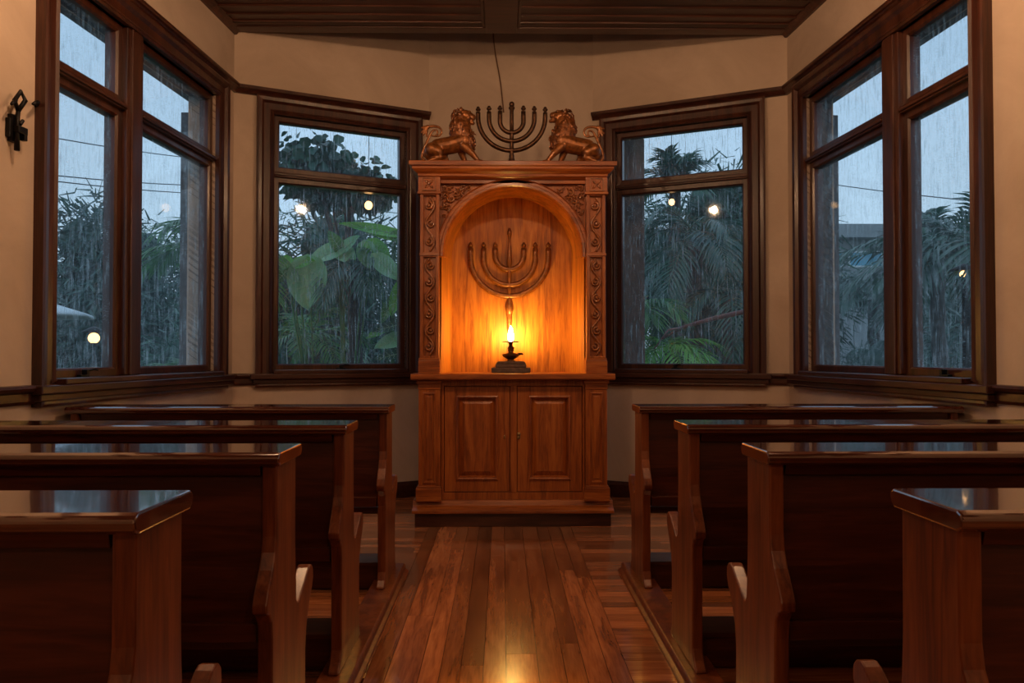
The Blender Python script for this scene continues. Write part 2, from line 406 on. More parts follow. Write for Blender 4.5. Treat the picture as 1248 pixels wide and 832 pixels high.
window('window_2',CL,BL,.293,1.348,None,.82,'dark-framed window left of the ark, broad heart-shaped leaves outside')
window('window_3',BR,CR,LB-1.348,LB-.293,None,LB-.86,'dark-framed window right of the ark, palm fronds outside')
window('window_4',CR,PR,uR(5.28),uR(3.58),(uR(4.335),uR(4.175)),uR(3.82),'tall dark-framed two-light window on the right wall, a distant building outside')

# ------------------------------------------------------------------ ark (altar cabinet)
AY=5.06
ark=empty('ark_cabinet',(X0,AY,0),label='carved honey-coloured wooden ark cabinet with lit arched niche and two doors',cat='cabinet')
D=1.0   # depth
# plinth
b=MB(); b.box(-.672,.672,.012,D,0,.092); b.build('plinth',M['dark_h'],ark,bevel=.004)
b=MB(); b.prism([(-.008,.092),(D,.092),(D,.17),(.07,.17),(.055,.135),(.02,.125),(-.008,.112)],-.69,.69)
b.build('plinth_moulding',M['altar_h'],ark,bevel=.003)
# carcass sides/back
b=MB(); b.box(-.64,-.60,.10,D,.17,1.0); b.box(.60,.64,.10,D,.17,1.0); b.box(-.60,.60,D-.03,D,.17,1.0); b.box(-.60,.60,.12,.14,.17,1.0)
b.build('body',M['altar'],ark)
b=MB()   # face frame
b.box(-.50,.50,.085,.12,.17,.222); b.box(-.50,.50,.085,.12,.958,1.0); b.box(-.50,-.478,.085,.12,.222,.958); b.box(.484,.50,.085,.12,.222,.958); b.box(-.019,.027,.080,.12,.222,.958)
b.build('face_frame',M['altar'],ark,bevel=.002)
def panel_door(x0,x1,hx,hz,side):
    b=MB(); px0,px1,pz0,pz1=x0+.085,x1-.085,.312,.886
    b.frame(px0,px1,pz0,pz1,[(0,.112),(0,.100),(.006,.092),(.012,.100),(.020,.082),(.024,.076),(.032,.088),(.038,.088)]) if False else None
    # stiles and rails
    x0+=.003; x1-=.003; b.box(x0,px0,.080,.11,.227,.953); b.box(px1,x1,.080,.11,.227,.953); b.box(px0,px1,.080,.11,.227,pz0); b.box(px0,px1,.080,.11,pz1,.953)
    d=b.build('door',M['altar'],ark,bevel=.002)
    f=MB().frame(px0,px1,pz0,pz1,[(.004,.085),(.004,.070),(-.004,.066),(-.012,.072),(-.016,.088),(-.022,.098),(-.022,.108),(.004,.108)]).build('panel_moulding',M['altar'],d)
    p=MB(); z0,z1=pz0+.02,pz1-.02; a0,a1=px0+.02,px1-.02; k=.032
    R=[[(a0,.104,z0),(a1,.104,z0),(a1,.104,z1),(a0,.104,z1)],[(a0+k,.088,z0+k),(a1-k,.088,z0+k),(a1-k,.088,z1-k),(a0+k,.088,z1-k)],[(a0+k+.001,.086,z0+k+.001),(a1-k-.001,.086,z0+k+.001),(a1-k-.001,.086,z1-k-.001),(a0+k+.001,.086,z1-k-.001)]]
    p.rings(R,True,True,False); p.build('door_panel',M['altar'],d)
    h=MB(); 
    if side>0:
        h.box(hx-.011,hx+.011,.074,.081,hz-.035,hz+.012); h.sphere((hx,.064,hz),.012); h.tube([(hx,.08,hz),(hx,.064,hz)],.005); h.sphere((hx,.068,hz-.022),(.008,.006,.012))
    else:
        h.sphere((hx,.078,hz),(.006,.004,.014)); h.tube([(hx,.081,hz+.008),(hx,.070,hz+.006)],.004)
    h.build('knob',M['brass'],d)
panel_door(-.476,-.021,-.058,.605,-1)
panel_door(.029,.482,.040,.625,1)
for s in (-1,1):
    def sx(a,b_): return (a,b_) if s>0 else (-b_,-a)
    x0,x1=sx(.502,.652)
    b=MB(); b.box(x0,x1,.055,.2,.267,.935)
    p=b.build('pilaster',M['altar'],ark,bevel=.002)
    i0,i1=sx(.545,.612)
    MB().frame(i0,i1,.30,.905,[(.012,.055),(.010,.046),(.002,.044),(-.004,.052),(-.004,.056),(.012,.057)]).build('pilaster_panel',M['altar'],p)
    b=MB(); b.box(i0+.012,i1-.012,.048,.056,.318,.888); b.build('raised_strip',M['altar'],p,bevel=.004)
    b0,b1=sx(.492,.668); b=MB(); b.box(b0,b1,.035,.2,.165,.258); b.box(b0+.006,b1-.006,.042,.2,.258,.270); b.build('pilaster_base',M['altar_h'],ark,bevel=.003)
    b=MB(); b.box(x0-.004,x1+.004,.048,.2,.935,.975); b.box(x0-.012,x1+.012,.036,.2,.975,1.0); b.build('pilaster_capital',M['altar_h'],ark,bevel=.003)
b=MB(); b.prism([(-.012,1.010),(-.004,1.002),(.03,1.0),(D,1.0),(D,1.045),(-.004,1.045),(-.012,1.038)],-.70,.70)
b.build('counter',M['altar_h'],ark,bevel=.002)

# niche upper part
UF=.07                               # front plane of the upper pilasters
SPR,RAD=1.871,.490
b=MB()   # outer casing of upper part: sides, top, back
b.box(-.64,-.61,.16,D-.05,1.045,2.41); b.box(.61,.64,.16,D-.05,1.045,2.41); b.box(-.64,.64,D-.08,D-.05,1.045,2.41); b.box(-.64,.64,.16,D-.05,2.40,2.42)
b.build('upper_case',M['altar'],ark)
b=MB()   # arched front board
n=40
outer=[];inner=[]
poly_t=[(math.cos(PI*i/n)*RAD,SPR+math.sin(PI*i/n)*RAD) for i in range(n+1)]
H=2.413; W=.53
vs=[];fs=[]
for yy in (.138,.165):
    for (x,z) in poly_t: vs.append((x,yy,z))
    for i in range(n+1):
        t=PI*i/n; c=math.cos(t); s_=math.sin(t)
        k=min(W/abs(c) if abs(c)>1e-6 else 9, (H-SPR)/s_ if s_>1e-6 else 9)
        vs.append((c*k,yy,SPR+s_*k))
m_=n+1
for i in range(n):
    fs.append((i,i+1,m_+i+1,m_+i)); fs.append((2*m_+i+1,2*m_+i,3*m_+i,3*m_+i+1)); fs.append((i,2*m_+i,2*m_+i+1,i+1))
b.add(vs,fs); 
b.add([(W,.115,H),(W,.150,H),(W,.115,SPR),(-W,.115,H)],[]) 
b.box(-W,W,.139,.164,H-.02,H); 
# corner fill of the board
kc=math.atan2(H-SPR,W)
for s in (-1,1):
    i=int(round((kc if s>0 else PI-kc)/PI*n))
    b.prism_y([(s*W,H),(s*W,H-.10),(s*(W-.09),H)],.1385,.164)
b.build('arch_board',M['altar'],ark)
# arch ring moulding
def ring_mould(r_in,r_out,y0,y1,nm,mat,zlow):
    b=MB(); R=[]
    prof=[(r_in,.16),(r_in,y0+.01),(r_in+.006,y0),(r_in+.4*(r_out-r_in),y0),(r_in+.5*(r_out-r_in),y0+.010),(r_in+.8*(r_out-r_in),y0+.010),(r_out-.004,y0+.004),(r_out,y0+.014),(r_out,y1)]
    R.append([(r,y,zlow) for r,y in prof])
    for i in range(49):
        t=PI*i/48; R.append([(math.cos(t)*r,y,SPR+math.sin(t)*r) for r,y in prof])
    R.append([(-r,y,zlow) for r,y in prof])
    b.rings(R,True,True,False); return b.build(nm,mat,ark)
ring_mould(.484,.540,.088,.145,'arch_moulding',M['altar_h'],SPR-.01)
b=MB(); b.box(-.53,.53,.098,.145,2.375,2.413); b.box(-.53,-.512,.098,.145,1.9,2.413); b.box(.512,.53,.098,.145,1.9,2.413); b.build('front_rail',M['altar_h'],ark,bevel=.002)
# niche interior: flat boarded back, splayed sides, vault
YB=.56; HB=.457; SB=1.905; RB=.47
b=MB()
vs=[];fs=[]
arc=[(-HB,1.045)]+[(-HB*math.cos(PI*i/40),SB+RB*math.sin(PI*i/40)) for i in range(41)]+[(HB,1.045)]
for i,(x,z) in enumerate(arc): vs.append((x,YB,z))
for i,(x,z) in enumerate(arc): vs.append((x,YB+.02,z))
na=len(arc); fs.append(tuple(range(na))); fs.append(tuple(range(na,2*na))[::-1])
for i in range(na): fs.append((i,(i+1)%na,na+(i+1)%na,na+i))
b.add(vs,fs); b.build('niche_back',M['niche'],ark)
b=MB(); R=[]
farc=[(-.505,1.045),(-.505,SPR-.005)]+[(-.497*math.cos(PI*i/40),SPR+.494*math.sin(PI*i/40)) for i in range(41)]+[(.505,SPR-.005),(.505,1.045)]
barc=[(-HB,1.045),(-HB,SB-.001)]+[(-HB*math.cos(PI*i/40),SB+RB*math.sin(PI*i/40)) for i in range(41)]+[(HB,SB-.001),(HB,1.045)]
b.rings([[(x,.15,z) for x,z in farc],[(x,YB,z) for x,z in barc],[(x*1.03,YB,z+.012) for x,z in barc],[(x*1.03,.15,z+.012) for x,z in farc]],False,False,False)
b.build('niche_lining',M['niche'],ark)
def vine(b,xc,y,z0,z1,w,rg,r=.006,step=None):
    """undulating stem with a scroll and leaf in each bend"""
    step=step or w*1.25; nst=max(1,int(round((z1-z0)/step))); step=(z1-z0)/nst
    pts=[]; 
    for i in range(nst*12+1):
        z=z0+(z1-z0)*i/(nst*12); pts.append((xc+math.sin((z-z0)/step*PI)*w*.34,y,z))
    b.tube(pts,r*.8,6)
    for k in range(nst):
        s=1 if k%2 else -1; cz=z0+(k+.5)*step; cx_=xc+s*w*.10
        sp=[]; rad=[]
        for i in range(22):
            t=i/21; a=t*2.6*PI+(PI/2); rr=w*.36*(1-t*.82)
            sp.append((cx_+s*math.cos(a)*rr,y-.001,cz+math.sin(a)*rr*.9)); rad.append(r*(.95-.4*t))
        b.tube(sp,rad,6); b.sphere((cx_,y-.003,cz),(w*.09,.007,w*.09),8,6)
        for q in range(3):
            a=rg.uniform(-.6,.6)+(PI if s>0 else 0)*0+q*1.1-1.1
            lx=cx_-s*w*.33; b.sphere((lx+rg.uniform(-.003,.003),y,cz+(q-1)*step*.28),(w*.13,.006,w*.055),8,6,Matrix.Rotation(rg.uniform(-.9,.9),3,'Y'))
for s in (-1,1):
    def sx(a,b_): return (a,b_) if s>0 else (-b_,-a)
    x0,x1=sx(.514,.646); xc=(x0+x1)/2
    b=MB(); b.box(x0,x1,UF+.028,.17,1.15,2.296)
    for z0,z1 in ((1.165,1.855),(1.89,2.285)):
        b.box(x0,x0+.022,UF,UF+.028,z0-.012,z1+.012); b.box(x1-.022,x1,UF,UF+.028,z0-.012,z1+.012); b.box(x0+.022,x1-.022,UF,UF+.028,z0-.012,z0); b.box(x0+.022,x1-.022,UF,UF+.028,z1,z1+.012)
    p=b.build('upper_pilaster',M['altar'],ark,bevel=.002)
    b=MB(); b.box(x0-.004,x1+.004,UF-.010,UF+.013,1.864,1.881); b.build('pilaster_band',M['altar_h'],p,bevel=.002)
    rg=random.Random(7+s)
    for z0,z1 in ((1.172,1.85),(1.897,2.278)):
        b=MB(); vine(b,xc,UF+.016,z0,z1,.088,rg,.0095); b.build('carved_vine',M['carve'],p)
    b0,b1=sx(.506,.656); b=MB(); b.box(b0,b1,UF-.012,.17,1.045,1.135); b.prism([(UF-.012,1.135),(.17,1.135),(.17,1.153),(UF,1.153)],b0+.003,b1-.003); b.build('upper_pilaster_base',M['altar_h'],ark,bevel=.003)
    b=MB(); c0,c1=sx(.508,.660); b.box(c0,c1,UF-.008,.17,2.31,2.413); b.box(c0-.005,c1+.005,UF-.016,.17,2.293,2.310)
    q=b.build('upper_capital',M['altar_h'],ark,bevel=.003)
    b=MB(); mx=(c0+c1)/2
    b.frame(mx-.042,mx+.042,2.322,2.402,[(0,UF-.016),(.006,UF-.016),(.006,UF-.006),(0,UF-.006)])
    for k in range(4):
        a=k*PI/2+PI/4; ccx,ccz=mx+math.cos(a)*.022,2.362+math.sin(a)*.022
        b.sphere((ccx,UF-.009,ccz),(.019,.007,.009),8,6,Matrix.Rotation(-a,3,'Y'))
    b.sphere((mx,UF-.011,2.362),(.010,.009,.010),8,6); b.build('carved_rosette',M['carve'],q)
    # spandrel carving
    b=MB(); rg=random.Random(21+s)
    zc=SPR; placed=[]
    for _ in range(900):
        xx=rg.uniform(.10,.508); zz=rg.uniform(1.95,2.366); rd=math.hypot(xx,zz-zc)
        rr=rg.choice([.030,.024,.018,.013])
        if rd-rr*.9<.548 or xx+rr>.513 or zz+rr>2.371: continue
        if any(math.hypot(xx-a,zz-c)<(rr+e)*.74 for a,c,e in placed): continue
        placed.append((xx,zz,rr))
        sp=[];rad=[]; ph=rg.uniform(0,6.28); dr=rg.choice([-1,1])
        for i in range(16):
            t=i/15; a=ph+dr*t*1.9*PI; q_=rr*(1-.75*t); sp.append((s*(xx+math.cos(a)*q_),.126,zz+math.sin(a)*q_)); rad.append(rr*.31*(1-.4*t))
        b.tube(sp,rad,6); b.sphere((s*xx,.122,zz),(rr*.25,.012,rr*.25),8,6)
        for k in range(2):
            a=rg.uniform(0,6.28); b.sphere((s*(xx+math.cos(a)*rr*1.05),.128,zz+math.sin(a)*rr*1.05),(rr*.42,.012,rr*.18),8,6,Matrix.Rotation(-a*s,3,'Y'))
    b.build('spandrel_carving',M['carve'],ark)
# crown cornice
b=MB(); pr=[(UF+.02,2.40),(UF-.0,2.413),(UF-.012,2.418),(UF-.014,2.432),(UF-.035,2.446),(UF-.05,2.462),(UF-.052,2.476),(UF-.068,2.482),(UF-.070,2.508),(UF-.066,2.512)]
# mitred on three sides
def cres(pr,hw):
    R=[]
    for kx,ky in ((-1,1),(-1,-1),(1,-1),(1,1)):
        ring=[]
        for y,z in pr:
            o=UF-y
            if ky>0: ring.append((kx*(hw+o),D-.05,z))
            else: ring.append((kx*(hw+o),y,z))
        R.append(ring)
    return R
R=cres(pr+[(UF+.10,2.512),(UF+.10,2.40)],.648); b.rings(R,True,True,False); b.box(-.66,.66,.1,D-.06,2.488,2.510)
b.build('cornice',M['altar_h'],ark)

# ------------------------------------------------------------------ menorahs
def arm(b,xc,y,ztop,zbot,r,rt,seg=10,squash=1.0):
    zc=zbot+r; pts=[(xc-r,y,ztop)]
    if ztop>zc+.01: pts.append((xc-r,y,(ztop+zc)/2))
    for i in range(33):
        a=PI+PI*i/32; pts.append((xc+math.cos(a)*r,y,zc+math.sin(a)*r))
    if ztop>zc+.01: pts.append((xc+r,y,(ztop+zc)/2))
    pts.append((xc+r,y,ztop)); return b.tube(pts,rt,seg,squash)
def cup(b,x,y,z,k=1.0,seg=12):
    b.lathe([(.004*k,z-.012*k),(.011*k,z-.008*k),(.009*k,z),(.012*k,z+.008*k),(.019*k,z+.014*k),(.019*k,z+.022*k),(.013*k,z+.026*k),(.012*k,z+.034*k),(.006*k,z+.040*k),(.001,z+.041*k)],x,y,seg)
men=empty('menorah',(X0-.008,AY+.13,2.511),label='dark bronze seven-branched menorah standing on the ark top between two lions',cat='menorah')
s=1/174.0
b=MB(); b.lathe([(.036,0),(.036,.010),(.026,.018),(.022,.04),(.017,.06),(.020,.066),(.016,.075),(.0145,.10),(.018,.108),(.0145,.116),(.0145,.165),(.018,.172),(.0145,.18),(.0145,.23),(.018,.236),(.0145,.243),(.014,.395),(.022,.402),(.022,.412),(.014,.418),(.019,.43),(.017,.445),(.008,.452),(.001,.454)],0,0,16)
b.build('stem',M['bronze'],men)
for r,zb,zt in ((.237,.105,.375),(.160,.172,.38),(.083,.232,.383)):
    b=MB(); arm(b,0,0,zt,zb,r,.0165)
    a=b.build('branch',M['bronze'],men)
    for sg in (-1,1):
        c=MB(); cup(c,sg*r,0,zt+.004,.95); c.build('candle_cup',M['bronze'],a)
# wall menorah inside the niche
YM=AY+YB-.022; s=(YM)/900
def zz(py): return 1.17+(433-py)*s
wm=empty('wall_menorah',(X0-.02,YM,zz(404)),label='carved brown seven-branched menorah mounted on the niche back above the flame',cat='menorah')
z0=zz(404)
b=MB(); b.lathe([(.014,0),(.017,.03),(.019,.09),(.022,.125),(.019,.135),(.027,.142),(.031,.165),(.027,.19),(.018,.215),(.014,.225),(.012,zz(352)-z0),(.016,zz(350)-z0),(.012,zz(347)-z0),(.016,zz(335)-z0),(.018,zz(331)-z0),(.012,zz(327)-z0),(.016,zz(323)-z0),(.021,zz(316)-z0),(.017,zz(310)-z0),(.011,zz(302)-z0),(.009,zz(292)-z0),(.012,zz(287)-z0),(.018,zz(285)-z0),(.018,zz(282)-z0),(.010,zz(278)-z0),(.001,zz(277)-z0)],0,0,16)
b.build('stem',M['bronze_wall'],wm)
for r,pb,pt in ((47.5*s,363.5,302),(31.5*s,350,302),(17.5*s,331,302)):
    b=MB(); arm(b,0,0,zz(pt)-z0,zz(pb)-z0+.018,r,.0205,10,.8); a=b.build('branch',M['bronze_wall'],wm)
    for sg in (-1,1):
        c=MB(); cup(c,sg*r,0,zz(pt)-z0+.004,1.0); c.build('candle_cup',M['bronze_wall'],a)
# ------------------------------------------------------------------ oil lamp
ol=empty('oil_lamp',(X0-.012,AY+.34,1.0455),label='small burning lamp with drip pan on a stepped grey base in the niche',cat='lamp')
k=5.32/900
b=MB(); b.box(-.141,.141,-.09,.09,0,.037); b.box(-.112,.112,-.075,.075,.037,.062); b.prism_y([(-.112,.062),(.112,.062),(.095,.082),(-.095,.082)],-.068,.068)
b.build('base',M['stone'],ol,bevel=.005)
b=MB(); b.lathe([(.03,.08),(.034,.086),(.022,.092),(.030,.100),(.052,.112),(.064,.128),(.058,.136),(.030,.142),(.018,.150),(.024,.160),(.020,.170),(.028,.176),(.024,.186),(.015,.192),(.015,.212),(.022,.220)],0,0,20)
b.tube([(.05,0,.13),(.075,0,.138),(.09,0,.132)],[.012,.010,.007],8); b.build('lamp_body',M['lampmetal'],ol)
b=MB(); b.lathe([(.012,.219),(.060,.221),(.062,.226),(.058,.228),(.012,.224)],0,0,24); b.build('drip_pan',M['lampmetal'],ol)
b=MB(); b.lathe([(.008,.226),(.017,.234),(.021,.252),(.020,.275),(.015,.30),(.009,.322),(.003,.338),(.0005,.343)],0,0,16); b.build('flame',M['flame'],ol)

# ------------------------------------------------------------------ lions
def lion(name,loc,flip,head_up,label):
    r=empty(name,loc,0,label=label,cat='lion statue',group='lions on the ark')
    F=-1 if flip else 1
    def P(cx_,cy_,y=0): return (((cx_-330)/1626)*F,y,(785-cy_)/1626)
    q=1/1626
    b=MB()
    # torso
    b.capsule(P(215,640),P(300,570),88*q,96*q); b.capsule(P(300,570),P(450,545),98*q,102*q); b.capsule(P(450,545),P(590,500),102*q,112*q)
    # haunches
    for y,dx in ((-.034,0),(.034,45)):
        b.capsule(P(235+dx*.3,610,y),P(300+dx,640,y*1.15),82*q,66*q); b.capsule(P(300+dx,640,y*1.2),P(330+dx*1.3,700,y*1.3),52*q,34*q)
        b.capsule(P(320+dx*1.3,705,y*1.3),P(215+dx*1.6,742,y*1.3),34*q,26*q); b.capsule(P(200+dx*1.6,755,y*1.3),P(325+dx*1.7,762,y*1.3),24*q,22*q)
        for t in (-1,0,1): b.capsule(P(325+dx*1.7,763,y*1.3+t*.010),P(345+dx*1.7,768,y*1.3+t*.012),14*q,12*q,3)
    # front legs
    b.capsule(P(600,570,-.035),P(690,655,-.045),56*q,40*q); b.capsule(P(690,655,-.045),P(757,738,-.045),38*q,27*q); b.capsule(P(750,752,-.045),P(800,755,-.045),27*q,26*q,4)
    for t in (-1,0,1): b.capsule(P(800,757,-.045+t*.011),P(822,764,-.045+t*.013),14*q,12*q,3)
    b.capsule(P(560,590,.035),P(590,680,.040),52*q,36*q); b.capsule(P(590,680,.04),P(625,752,.040),34*q,25*q); b.capsule(P(622,758,.04),P(660,762,.04),24*q,22*q,4)
    # neck
    b.capsule(P(590,480),P(590,280),108*q,82*q)
    # head, turned up a little for the right-hand lion
    hc=Vector(P(612,205)); a=(-head_up)*F; Rm=Matrix.Rotation(a,3,'Y')
    def Hd(cx_,cy_,y=0): return hc+Rm@(Vector(P(cx_,cy_,y))-hc)
    b.sphere(hc,(72*q,66*q,70*q)); b.capsule(Hd(640,200),Hd(700,222),52*q,36*q,5); b.sphere(Hd(716,214),(20*q,26*q,18*q))
    b.capsule(Hd(650,262),Hd(700,292),34*q,22*q,5)
    for y in (-1,1):
        b.sphere(Hd(655,165,y*.022),(26*q,14*q,13*q)); b.sphere(Hd(700,238,y*.012),(26*q,18*q,20*q)); b.sphere(Hd(640,235,y*.024),(36*q,20*q,34*q))
        b.sphere(Hd(566,148,y*.038),(22*q,12*q,30*q))
    body=remeshed(b,'body',M['lion'],r,.0042,4)
    # eyes
    for y in (-1,1): MB().sphere(Hd(668,186,y*.029),.0052,8,6).build('eye',M['iron'],r)
    # mane locks
    g=random.Random(5); b=MB()
    b.capsule(P(560,235),P(520,330),78*q,95*q); b.capsule(P(520,320),P(535,430),92*q,104*q); b.capsule(P(560,330),P(600,440),104*q,108*q); b.capsule(P(600,440),P(655,520),104*q,78*q)
    cent=[(P(548,215),84*q),(P(525,360),98*q),(P(545,310),104*q),(P(585,400),116*q),(P(620,470),110*q),(P(655,545),72*q),(P(600,510),104*q)]
    for c,rr in cent:
        for i in range(60):
            th=g.uniform(0,2*PI); u=g.uniform(-1,1); n=Vector((math.sqrt(1-u*u)*math.cos(th),math.sqrt(1-u*u)*math.sin(th)*.85,u))
            p0=Vector(c)+n*rr*.98
            hd=p0-hc
            if hd.dot(Rm@Vector((F,0,0)))>-.005 and hd.length<.062: continue   # leave the face free
            down=Vector((-.35*F,0,-1)); dn=(down-n*down.dot(n)).normalized(); sd=n.cross(dn)*g.uniform(-.6,.6)
            L=g.uniform(.018,.034); pts=[p0+ (dn+sd*math.sin(t*2.5)).normalized()*L*t + n*(.007*math.sin(PI*t)) for t in (0,.25,.5,.75,1)]
            b.tube(pts,[.0048,.0062,.0058,.004,.0016],6)
    remeshed(b,'mane',M['mane'],r,.0032,1)
    # tail
    b=MB(); tp=[(150,720),(125,680),(150,600),(185,520),(215,440),(265,450),(318,440),(338,385),(305,335),(240,325),(180,335),(140,362)]
    tp=[(150,725),(112,690),(128,610),(165,520),(200,440),(232,385),(280,372),(290,410),(262,440)]
    def cr(ps,n=8):
        out=[]
        for i in range(len(ps)-1):
            p0,p1,p2,p3=[Vector(ps[max(0,min(len(ps)-1,i+d))]) for d in (-1,0,1,2)]
            for j in range(n):
                t=j/n; out.append(.5*((2*p1)+(-p0+p2)*t+(2*p0-5*p1+4*p2-p3)*t*t+(-p0+3*p1-3*p2+p3)*t**3))
        out.append(Vector(ps[-1])); return out
    pts=[P(v.x,v.y,.0) for v in cr([(a,b_,0) for a,b_ in tp])]; b.tube(pts,[.012-.006*i/len(pts) for i in range(len(pts))],8)
    tp2=[(205,430),(300,440),(338,395),(318,345),(262,325),(200,330),(150,350)]
    pts=[P(v.x,v.y,.004) for v in cr([(a,b_,0) for a,b_ in tp2])]; b.tube(pts,[.006+.006*i/len(pts) for i in range(len(pts))],8)
    for (a0,b0),(a1,b1) in (((175,335),(108,400)),((170,345),(125,430)),((165,340),(165,440)),((180,335),(110,345))): b.capsule(P(a0,b0),P(a1,b1),24*q,12*q,5)
    remeshed(b,'tail',M['lion'],r,.0036,2)
    return r
lion('lion_statue',(X0-.51,AY+.15,2.511),False,0.0,'gilded carved lion left of the menorah, facing right, tail curled up')
lion('lion_statue',(X0+.51,AY+.15,2.511),True,0.30,'gilded carved lion right of the menorah, facing left, head tilted up')

# ------------------------------------------------------------------ pews
def pew_profile():
    # (y, z) outline of the end board: y=0 is the rear face at the top, +y towards the ark
    return [(.015,.895),(.015,.70),(.008,.66),(-.012,.62),(-.045,.575),(-.062,.545),(-.060,.525),(-.040,.515),(-.022,.49),(-.015,.44),(-.012,.12),(-.03,.085),(-.06,.06),(-.062,.0),
            (.33,.0),(.33,.05),(.31,.09),(.305,.30),(.315,.36),(.345,.42),(.378,.455),(.392,.485),(.390,.512),(.376,.528),(.358,.532),(.340,.526),(.235,.462),(.218,.462),(.206,.48),(.198,.56),(.192,.66),(.190,.895)]
def pew(x0,x1,yfar,label,inner,zb=.05,length_seed=0):
    """x0<x1 ends of the cap, yfar = front edge of the cap (towards the ark)"""
    y0=yfar-.20; r=empty('pew',((x0+x1)/2,y0,0),label=label,cat='pew',group='wooden pews facing the ark')
    hw=(x1-x0)/2
    b=MB(); c=.012
    b.prism([(-.0,.885),(-.012,.892),(-.016,.905),(-.012,.915),(.0,.92),(.195,.92),(.206,.913),(.208,.903),(.203,.892),(.195,.885)],-hw,hw); b.build('top_rail',M['pew_cap'],r,bevel=.004)
    for s in (-1,1):
        e0,e1=(hw-.052,hw-.013) if s>0 else (-hw+.013,-hw+.052)
        pf=pew_profile(); zz_=zb if s==inner else .0
        pf=[(y,max(z,zz_)) for y,z in pf]
        b=MB(); b.prism(pf,e0,e1); b.build('end_panel',M['pew_end_lit'],r,bevel=.006)
    # sloping boarded back
    b=MB(); b.prism([(.045,.885),(.075,.885),(.050,.43),(.022,.43)],-hw+.05,hw-.05)
    nb=3
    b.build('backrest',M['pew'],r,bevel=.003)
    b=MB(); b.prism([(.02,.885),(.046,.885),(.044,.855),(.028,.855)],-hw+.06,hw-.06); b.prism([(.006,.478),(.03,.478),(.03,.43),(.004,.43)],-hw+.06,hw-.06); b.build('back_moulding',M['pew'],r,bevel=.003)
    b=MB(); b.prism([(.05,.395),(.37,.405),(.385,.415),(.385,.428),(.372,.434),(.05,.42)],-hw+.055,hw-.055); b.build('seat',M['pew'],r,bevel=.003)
    b=MB(); b.prism([(.33,.33),(.35,.33),(.35,.404),(.33,.402)],-hw+.055,hw-.055); b.build('seat_apron',M['pew'],r)
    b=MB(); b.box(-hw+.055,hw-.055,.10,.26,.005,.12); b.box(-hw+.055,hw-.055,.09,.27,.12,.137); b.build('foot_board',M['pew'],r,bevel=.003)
    return r
LW=lambda y:-2.03-K*(5.58-y)+.03
RW=lambda y: 2.18+K*(5.58-y)-.03
rows=[(1.39,-.578,.735),(2.12,-.572,.688),(2.87,-.558,.668),(3.82,-.552,.672)]
nmL=['frontmost to the camera of the pews left of the aisle, glossy cap end close up','second pew from the camera on the left of the aisle','third pew from the camera on the left of the aisle, below the left window','left pew nearest the ark, its far end against the left wall']
labsL=['dark wooden pew left of the aisle, closest to the camera','dark wooden pew left of the aisle, second from the camera','dark wooden pew left of the aisle, third from the camera','dark wooden pew left of the aisle, closest to the ark']
labsR=['dark wooden pew right of the aisle, closest to the camera','dark wooden pew right of the aisle, second from the camera','dark wooden pew right of the aisle, third from the camera','dark wooden pew right of the aisle, closest to the ark']
for i,(y,xl,xr) in enumerate(rows):
    pew(LW(y+.05) if i==3 else LW(y),xl,y,labsL[i],1)
    pew(xr,RW(y),y,labsR[i],-1)
# long floor rails under the aisle ends of the pews
b=MB(); b.prism_y([(-.640,0),(-.505,0),(-.505,.012),(-.522,.022),(-.522,.042),(-.530,.05),(-.640,.05)],-.5,4.02); o=struct(b.build('trim_11',M['pew_end_lit'],bevel=.003))
b=MB(); b.prism_y([(.765,0),(.628,0),(.628,.012),(.645,.022),(.645,.042),(.653,.05),(.765,.05)],-.5,4.02); o=struct(b.build('trim_12',M['pew_end_lit'],bevel=.003))

# ------------------------------------------------------------------ iron bracket on the left wall, wire on the back wall
aL=math.atan2(CL[1]-PL[1],CL[0]-PL[0])
br=empty('iron_sconce',(-2.03-K*(5.58-3.30)+.0,3.30,2.21),aL,label='black wrought-iron wall sconce with a diamond loop beside the left window',cat='sconce')
b=MB(); b.tube([(0,-.035,.06),(.0,-.030,-.02),(-.005,-.035,-.13)],[.009,.009,.012],8); b.box(-.02,.02,-.02,.0,-.09,.03); b.build('back_plate',M['iron'],br)
b=MB(); b.tube([(0,-.035,.05),(-.03,-.04,.085),(0,-.045,.135),(.03,-.045,.105),(.0,-.035,.05)],.010,8); b.tube([(-.015,-.035,.09),(-.05,-.05,.07),(-.075,-.06,.052)],[.008,.008,.006],8); b.build('diamond_loop',M['iron'],br)
b=MB(); b.box(-.012,.046,-.048,-.014,-.050,-.018); b.box(.030,.050,-.044,-.018,-.075,-.03); b.tube([(.01,-.035,-.01),(.025,-.04,.015)],[.010,.008],8); b.box(-.034,-.014,-.022,0,-.075,.01); b.build('candle_socket',M['iron'],br,bevel=.003)
hk=empty('iron_hook',(-2.03-K*(5.58-3.41),3.41,2.33),aL,label='small black iron hook on the plaster against the left window frame',cat='hook')
b=MB(); b.tube([(.045,-.005,.008),(.02,-.03,.012),(-.01,-.045,.003),(-.04,-.05,-.018)],[.009,.010,.008,.006],8); b.sphere((.045,-.004,.008),(.014,.006,.014)); b.build('hook_arm',M['iron'],hk)
b=MB(); b.tube([(-.080,6.208,4.02),(-.074,6.210,3.85),(-.055,6.209,3.70),(-.028,6.210,3.56),(-.012,6.209,3.46),(.0,6.210,3.35),(.012,6.209,3.225)],.0055,8)
tag(b.build('electric_wire',M['cable']),'thin brown wire running down the plaster above the menorah','wire')

